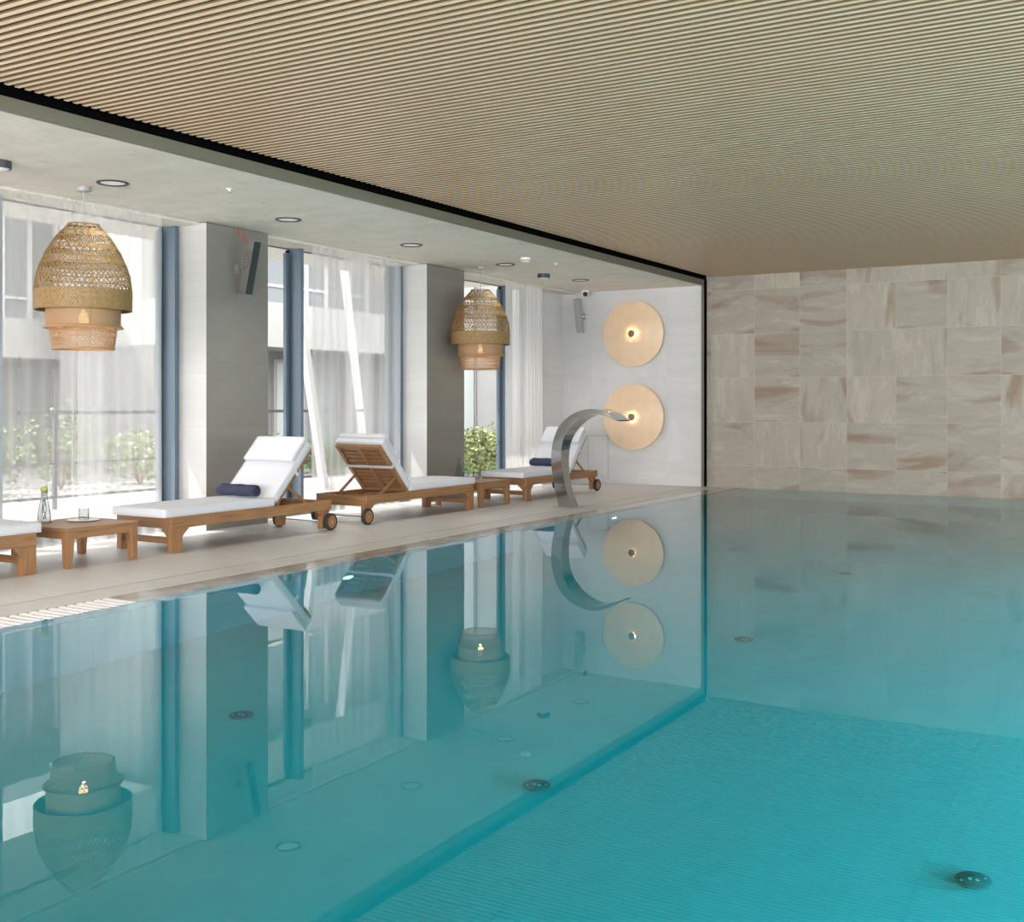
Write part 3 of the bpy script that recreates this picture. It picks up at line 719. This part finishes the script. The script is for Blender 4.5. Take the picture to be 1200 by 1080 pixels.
for a, b in zip(sec, sec[1:]):
    for i in range(4): q.bm.faces.new((a[i], a[(i + 1) % 4], b[(i + 1) % 4], b[i]))
q.bm.faces.new(sec[0]); q.bm.faces.new(sec[-1][::-1])
sp = empty('water_spout', (0, 0, 0)); tag(sp, 'tall curved polished steel water spout arching over the pool edge', 'water spout')
ob = q.build('spout_body', M['steel'], sp, smooth=True)
q = MB(); q.box(-6.06, -5.76, 11.12, 11.36, 0.0, .006, .002); bp_ = q.build('base_plate', M['steel_satin'], sp)
for x in (-6.04, -5.785):
    for y in (11.14, 11.34): q = MB(); q.lathe([(0, .016), (.008, .016), (.009, .013), (.009, .006), (0, .006)], (x, y, 0), 10); q.build('bolt', M['steel_satin'], bp_)
q = MB(); q.box(-5.2285, -5.224, 11.09, 11.39, .9715, .9805); q.build('outlet_slot', M['black'], sp)

# ------------------------------------------------------------------ things on the soffit and walls
ZS = 2.82
def ring_light(x, y, label):
    r = empty('recessed_downlight', (x, y, ZS)); tag(r, label, 'downlight', 'recessed round downlights')
    q = MB(); q.lathe([(.088, 0), (.115, 0), (.118, -.006), (.112, -.010), (.094, -.008), (.088, .0)], n=48); q.build('black_rim', M['fin_dark'], r, smooth=True)
    q = MB(); q.lathe([(0, -.003), (.088, -.003), (.088, -.001), (0, -.001)], n=48); q.build('diffuser', M['downlight'], r, smooth=True)
for x, y, lb in ((-6.906, 5.764, 'nearest black-rimmed recessed downlight, above and right of the near rattan pendant'), (-6.91, 7.71, 'second black-rimmed recessed downlight, above the speaker on the column'),
                 (-6.90, 9.588, 'third black-rimmed recessed downlight, above the middle window'), (-6.90, 11.497, 'fourth black-rimmed recessed downlight, right of the farther rattan pendant'),
                 (-6.90, 13.455, 'farthest black-rimmed recessed downlight, before the pale end wall')): ring_light(x, y, lb)
for x, y, lb in ((-6.97, 4.86, 'dark round surface-mounted downlight at the left edge of the picture'), (-6.99, 12.60, 'dark round surface-mounted downlight near the pale end wall')):
    r = empty('surface_downlight', (x, y, ZS)); tag(r, lb, 'downlight', 'surface-mounted dark downlights')
    q = MB(); q.lathe([(0, 0), (.080, 0), (.080, -.052), (.074, -.054), (.068, -.046), (0, -.046)], n=40); q.build('housing', M['trim_dark'] if 'trim_dark' in M else M['fin_dark'], r, smooth=True)
    q = MB(); q.lathe([(0, -.047), (.068, -.047), (.060, -.056), (.035, -.064), (0, -.066)], n=40); q.build('lens', M['white_plastic'], r, smooth=True)
r = empty('smoke_detector', (-6.396, 11.107, ZS)); tag(r, 'round white smoke detector on the soffit, left of the dark surface downlight', 'smoke detector')
q = MB(); q.lathe([(0, 0), (.060, 0), (.062, -.010), (.058, -.026), (.048, -.030), (.044, -.046), (.020, -.052), (0, -.052)], n=36); q.build('body', M['white_plastic'], r, smooth=True)
q = MB(); q.ring((0, 0, -.033), .047, .003, 36, 6); q.build('vent_slot', M['fin_dark'], r)
for x, y, lb in ((-6.319, 6.384, 'small white sprinkler head on the soffit beside the near pendant lamp'), (-6.343, 11.723, 'small white sprinkler head on the soffit beside the smoke detector')):
    r = empty('sprinkler', (x, y, ZS)); tag(r, lb, 'sprinkler', 'ceiling sprinklers')
    q = MB(); q.lathe([(0, 0), (.026, 0), (.024, -.006), (.010, -.008), (.009, -.020), (0, -.020)], n=20); q.build('escutcheon', M['white_plastic'], r, smooth=True)
    q = MB(); q.lathe([(0, -.034), (.014, -.034), (.014, -.032), (0, -.032)], n=16); q.tube([(-.008, 0, -.018), (-.009, 0, -.033)], .0015, 5); q.tube([(.008, 0, -.018), (.009, 0, -.033)], .0015, 5); q.build('deflector', M['steel_satin'], r)
r = empty('security_camera', (-7.47, 14.72, ZS)); tag(r, 'white dome security camera with black lens, on the soffit by the pale end wall', 'security camera')
q = MB(); q.lathe([(0, 0), (.058, 0), (.060, -.008), (.055, -.045), (.047, -.068), (.03, -.088), (0, -.096)], n=32); q.build('housing', M['white_plastic'], r, smooth=True)
q = MB(); b = bmesh.new(); bmesh.ops.create_uvsphere(b, u_segments=20, v_segments=12, radius=.036); bmesh.ops.translate(b, vec=(.018, -.036, -.058), verts=b.verts); q.merge(b); q.build('lens', M['dark_glass'], r, smooth=True)

def speaker(loc, rz, front, side, label, wire, wirepts):
    """local +x = away from wall; leans out at the top"""
    r = empty('wall_speaker', loc, rz); tag(r, label, 'speaker', 'slim wall speakers')
    T = Matrix.Translation((.17, 0, 0)) @ Matrix.Rotation(math.radians(13), 4, 'Y')
    q = MB(); q.box(-.045, .04, -.042, .042, -.25, .25, .004, T); q.build('cabinet', side, r)
    q = MB(); q.box(.040, .052, -.040, .040, -.247, .247, .002, T); q.build('grille', front, r)
    for k in range(6): q = MB(); q.box(-.02, .02, -.0455, -.042, -.02 + k * .032, .002 + k * .032, .0, T); q.build('heat_fin', M['steel_satin'], r)
    q = MB(); q.box(0, .006, -.03, .03, -.045, .045, .002); q.bar((.006, 0, 0), (.115, 0, .0), .02, .02, .003); q.lathe([(0, -.02), (.02, -.02), (.02, .02), (0, .02)], (.10, 0, 0), 16, 'Y'); q.build('bracket', M['steel_satin'], r)
    for pts in wirepts: q = MB(); q.tube(pts, .004, 6); q.build('wire', wire, r)
    return r
speaker((-7.634, 7.80, 2.43), 0, M['charcoal'], M['mid_grey'], 'slim dark speaker with red wires, tilted on the shaded face of the first column', M['red_wire'],
        [[(.02, .0, .375), (.05, -.02, .33), (.06, -.01, .29), (.12, 0, .25), (.15, 0, .23)], [(.03, .02, .375), (.075, .02, .33), (.085, .01, .29), (.13, .01, .26), (.16, 0, .235)]])
speaker((-7.62, YW, 2.46), -PI / 2, M['grey_metal'], M['grey_metal'], 'slim light grey speaker tilted on the pale end wall, left of the disc lamps', M['white_wire'],
        [[(.05, -.10, .34), (.08, -.07, .30), (.15, -.02, .27), (.19, 0, .24)]])
# flush access panel
r = empty('access_panel', (-7.385, YW, .38)); tag(r, 'flush square access panel in the pale end wall behind the farthest lounger', 'access panel')
q = MB(); q.box(-.158, .158, -.0035, 0, -.305, .305); q.build('panel', M['white_tile'], r)
q = MB()
for b_ in ((-.166, -.158, -.306, .313), (.158, .166, -.306, .313), (-.158, .158, .305, .313)): q.box(b_[0], b_[1], -.0025, 0, b_[2], b_[3])
q.build('joint', M['grey_metal'], r)

# ------------------------------------------------------------------ pool fittings and lamps
def fitting(x, y, label, d=.155):
    r = empty('floor_inlet', (x, y, DZ)); tag(r, label, 'pool inlet', 'round steel pool floor inlets')
    R_ = d / 2
    q = MB(); q.lathe([(0, .024), (R_ * .9, .024), (R_, .020), (R_, .014), (R_ * .8, .010), (R_ * .6, .008), (R_ * .6, 0), (0, 0)], n=36); q.build('cover', M['inlet'], r, smooth=True)
    q = MB()
    for k in range(2): q.lathe([(0, .028), (.006, .028), (.007, .024), (0, .024)], ((-.012 + .024 * k), 0, 0), 10)
    for a in (.6, 3.7): q.lathe([(0, .027), (.004, .027), (.005, .024), (0, .024)], (R_ * .7 * math.cos(a), R_ * .7 * math.sin(a), 0), 8)
    q.build('screw', M['white_plastic'], r)
M['inlet'] = mat('brushed_steel_cover', (.26, .27, .255), .4, .4)
for x, y, lb, d in ((-3.98, 4.10, 'round pool floor inlet nearest the left pool edge', .12), (-2.336, 4.15, 'round pool floor inlet in the middle of the foreground', .118),
                 (-.618, 4.21, 'dark round pool floor inlet at the lower right corner', .122), (-2.31, 6.715, 'round pool floor inlet farther back, below the end wall reflection', .124), (-2.33, 9.236, 'farthest small round pool floor inlet', .123)): fitting(x, y, lb, d)
for y, z, lb in ((6.495, -.665, 'bright underwater lamp below the edge in front of the second lounger'), (11.017, -.60, 'bright underwater lamp below the edge beside the steel spout')):
    r = empty('pool_lamp', (XE, y, z)); tag(r, lb, 'pool lamp', 'underwater pool lamps')
    q = MB(); q.lathe([(0, .008), (.055, .008), (.06, .004), (.06, 0), (0, 0)], n=32, ax='X')
    q.build('lens', M['pool_lamp'], r, smooth=True)
    q = MB(); q.lathe([(.06, 0), (.06, .010), (.074, .008), (.076, 0)], n=32, ax='X')
    q.build('rim', M['steel_satin'], r, smooth=True)
# grating over the near part of the gutter
gq = MB(); y = 1.17
while y < 4.54: gq.box(-5.503, XE - .002, y, y + .034, -.02, -.002); y += .062
tag(gq.build('gutter_grating', M['grate']), 'white slatted overflow grating along the near pool edge', 'grating')

# ------------------------------------------------------------------ outside
M['ext_white'] = mat('white_render', (.42, .42, .415), .8); M['ext_grey'] = mat('grey_render', (.25, .25, .25), .8)
M['ext_frame'] = mat('white_window_frame', (.80, .80, .80), .6); M['ext_pale'] = mat('pale_panel', (.42, .42, .42), .7); M['terrace'] = mat('terrace_paving', (.27, .265, .26), .8)
M['gravel'] = mat('white_gravel', (.65, .64, .62), .9)
q = N(M['gravel']); p = q.pos(); vr = q.n('ShaderNodeTexVoronoi'); vr.inputs['Scale'].default_value = 14; q.l(p, vr.inputs[0])
q.l(q.ramp(vr.outputs['Distance'], [(0, (.55, .54, .53)), (.35, (.44, .435, .42)), (.6, (.12, .12, .115))]), q.b.inputs['Base Color'])
M['canopy'] = mat('pale_ribbed_canopy', (.86, .84, .80), .7)
q = N(M['canopy']); p = q.pos(); wv = q.n('ShaderNodeTexWave', wave_type='BANDS', bands_direction='X'); wv.inputs['Scale'].default_value = 9; q.l(p, wv.inputs[0]); q.bump(wv.outputs['Fac'], .5, .02)
M['leaf'] = mat('green_leaves', (.13, .18, .06), .6); M['leaf_pale'] = mat('pale_green_leaves', (.22, .26, .10), .6); M['grass'] = mat('grass_blades', (.14, .28, .07), .8)
for k in ('leaf', 'leaf_pale', 'grass'):
    q = N(M[k]); oi = q.n('ShaderNodeNewGeometry'); b0 = tuple(M[k].node_tree.nodes['Principled BSDF'].inputs['Base Color'].default_value)[:3]
    q.l(q.ramp(oi.outputs['Random Per Island'], [(0, tuple(x * .55 for x in b0)), (1, tuple(min(1, x * 1.7) for x in b0))]), q.b.inputs['Base Color'])
M['rail'] = mat('dark_handrail', (.10, .105, .12), .5, .3)
M['ext_glass'] = mat('reflecting_glazing', (.34, .37, .39), .25); M['ext_curtain'] = mat('pale_window_curtain', (.58, .62, .62), .9)
M['brick'] = mat('reddish_wood', (.28, .15, .10), .7)
st('ground', M['terrace'], (-11.9, -8.2, -8, 14.6, -.16, -.02))
st('ground', M['gravel'], (-60, -11.9, -20, 60, -.30, -.03))
st('ground', M['terrace'], (-11.9, -8.2, 14.6, 60, -.31, -.035))
st('ground', M['terrace'], (-8.2, 30, YB + .3, 60, -.31, -.035))
tag(one_box('exterior_canopy', M['canopy'], (-9.4, -8.2, -6, 14.15, 2.9, 3.15)), 'pale ribbed canopy projecting outside above the windows', 'canopy', None, 'structure')
# building B (behind the middle window)
def building(x, y0, y1, zb, zt, label, panes, top, dp=8):
    r = empty('apartment_building', (x, y0, -.03)); tag(r, label, 'building')
    W = y1 - y0
    q = MB(); q.box(-dp, 0, 0, W, zb, zt); q.build('balcony_parapet', M['ext_white'], r)
    q = MB(); q.box(-dp, -1.2, 0, W, 0, zb); q.build('ground_floor_wall', M['ext_grey'], r)
    q = MB(); q.box(-dp, -1.5, 0, W, zt, top); q.build('upper_wall', M['ext_white'], r)
    q = MB(); q.box(-dp, .2, -.2, W + .2, top, top + .3); q.build('roof_slab', M['ext_white'], r)
    for k in range(panes):
        a = (k + .12) * W / panes; c_ = (k + .82) * W / panes
        q = MB(); q.box(-1.2, -1.15, a, c_, .1, zb - .15); wdw = q.build('window', M['ext_white'], r)
        for h_ in (0, 1):
            q = MB(); m0 = a + .06 + h_ * (c_ - a) / 2; m1_ = m0 + (c_ - a) / 2 - .12; q.box(-1.16, -1.13, m0, m1_, .18, zb - .22); q.build('pane', M['ext_curtain'] if (k + h_) % 2 else M['ext_glass'], wdw)
        q = MB(); q.box(-1.43, -1.38, a, c_, zt + .48, zt + .53); q.build('window_rail', M['ext_frame'], r)
        for h_ in range(4): q = MB(); yy = a + (c_ - a) * h_ / 3; q.box(-1.43, -1.37, yy - .035, yy + .035, zt - .5, top - .25); q.build('window_bar', M['ext_frame'], r)
        q = MB(); q.box(-1.5, -1.45, a, c_, zt - .5, top - .25); wdw = q.build('window', M['ext_white'], r)
        for h_ in (0, 1):
            q = MB(); m0 = a + .06 + h_ * (c_ - a) / 2; m1_ = m0 + (c_ - a) / 2 - .12; q.box(-1.46, -1.43, m0, m1_, zt - .4, top - .33); q.build('pane', M['ext_glass'], wdw)
    return r
building(-13.6, 13.2, 26, 2.19, 2.97, 'white balconied building seen through the middle window', 5, 5.2, 3.6)
building(-18.0, 3.0, 21, 2.03, 2.74, 'white building with long balcony seen through the left window', 7, 5.6)
r = empty('garden_wall', (-8.3, 19.3, -.03)); tag(r, 'tall pale panelled wall beyond the shrub outside the right window', 'wall')
for k in range(7):
    q = MB(); q.box(-6.8 + k * .95, -6.8 + k * .95 + .93, 0, .25, 0, 5.2); q.build('wall_panel', M['ext_white'] if k != 2 else M['ext_pale'], r)
q = MB(); q.box(-4.6, -4.0, -.6, -.05, 0, 5.2); q.build('glazed_bay', M['ext_curtain'], r)
# railing
r = empty('terrace_railing', (-10.8, 4, -.02)); tag(r, 'dark terrace railing with thin posts outside the windows', 'railing')
q = MB(); q.box(-.025, .025, 0, 10.4, 1.06, 1.10); q.build('handrail', M['rail'], r)
for k in range(6): q = MB(); q.box(-.02, .02, .1 + k * 2.05, .14 + k * 2.05, 0, 1.06); q.build('post', M['rail'], r)
q = MB(); q.box(-.012, .012, 0, 10.4, .50, .525); q.box(-.012, .012, 0, 10.4, .12, .15); q.build('lower_rail', M['rail'], r)
# white poles
def pole(a, b, w_, label):
    q = MB(); q.bar(a, b, w_, w_, .004); tag(q.build('white_pole', M['ext_frame']), label, 'pole', 'slender white poles outside')
pole((-9.60, 6.92, -.03), (-9.60, 6.92, 2.92), .085, 'upright white pole outside at the far left of the picture')
pole((-9.9, 8.08, -.03), (-9.9, 8.08, 3.3), .05, 'thin upright white pole outside, right of the near rattan pendant')
pole((-10.32, 12.26, -.03), (-10.32, 11.63, 3.0), .10, 'slanted white pole outside, left of the second in the middle window')
pole((-12.3, 15.75, -.03), (-12.3, 15.0, 4.2), .10, 'slanted white pole outside, farther right in the middle window')
# planting
def shrub(loc, rx, ry, rz_, n, m, label, leaf=.06, seed=1, name='shrub', group='shrubs outside the windows'):
    rn = random.Random(seed); r = empty(name, loc); tag(r, label, 'shrub', group)
    q = MB()
    for k in range(n):
        v = Vector((rn.gauss(0, 1), rn.gauss(0, 1), rn.gauss(0, 1))).normalized() * (rn.random() ** .4)
        c_ = Vector((v.x * rx, v.y * ry, rz_ + v.z * rz_ * .95)) * (1 + .18 * noise.noise(v * 3 + Vector((seed, 0, 0))))
        d_ = Vector((rn.uniform(-1, 1), rn.uniform(-1, 1), rn.uniform(-.4, 1))).normalized() * leaf; s_ = d_.cross(Vector((rn.uniform(-1, 1), rn.uniform(-1, 1), rn.uniform(-1, 1)))).normalized() * leaf * .35
        q.quad([c_, c_ + d_ * .5 + s_, c_ + d_, c_ + d_ * .5 - s_])
    q.build('foliage', m, r, recalc=False)
    q = MB()
    for k in range(6):
        a = k * 1.05; q.tube([(0, 0, -.02), (rx * .3 * math.cos(a), ry * .3 * math.sin(a), rz_ * .7), (rx * .6 * math.cos(a), ry * .6 * math.sin(a), rz_ * 1.3)], .01, 5)
    q.build('stem', M['brick'], r)
shrub((-9.85, 15.6, -.03), .40, .45, .42, 1500, M['leaf_pale'], 'bright leafy shrub outside the right window, before the pale wall', .075, 1)
shrub((-10.75, 15.55, -.03), .35, .5, .38, 900, M['leaf'], 'darker shrub left of the bright one outside the right window', .07, 2)
for i, (y, x, h_, mm, lb) in enumerate(((9.0, -13.2, .55, 'leaf', 'green shrub outside, left of the narrow curtain gap'), (10.3, -13.4, .62, 'leaf', 'taller green shrub outside behind the narrow curtain gap'), (11.6, -13.3, .42, 'leaf_pale', 'pale shrub outside, right of the narrow curtain gap'),
                                        (13.6, -12.7, .36, 'leaf', 'low shrub outside behind the second lounger'), (15.2, -12.7, .30, 'leaf', 'low shrub outside behind the turned lounger'), (7.6, -13.6, .5, 'leaf_pale', 'pale feathery shrub outside at the far left'))):
    shrub((x, y, -.03), .55, .6, h_, 800, M[mm], lb, .07, 10 + i)
q = MB(); rn = random.Random(5)
for k in range(5000):
    x = rn.uniform(-14, -10.2); y = rn.uniform(16.0, 18.6); a = rn.uniform(0, 6.28); h_ = rn.uniform(.05, .13); d_ = Vector((math.cos(a), math.sin(a), 0)) * .012
    b0 = Vector((x, y, -.03)); tp = b0 + Vector((rn.uniform(-.03, .03), rn.uniform(-.03, .03), h_)); v = [q.bm.verts.new(b0 - d_), q.bm.verts.new(b0 + d_), q.bm.verts.new(tp)]; q.bm.faces.new(v)
tag(q.build('lawn', M['grass'], recalc=False), 'green grass outside the right window', 'grass', None, 'stuff')
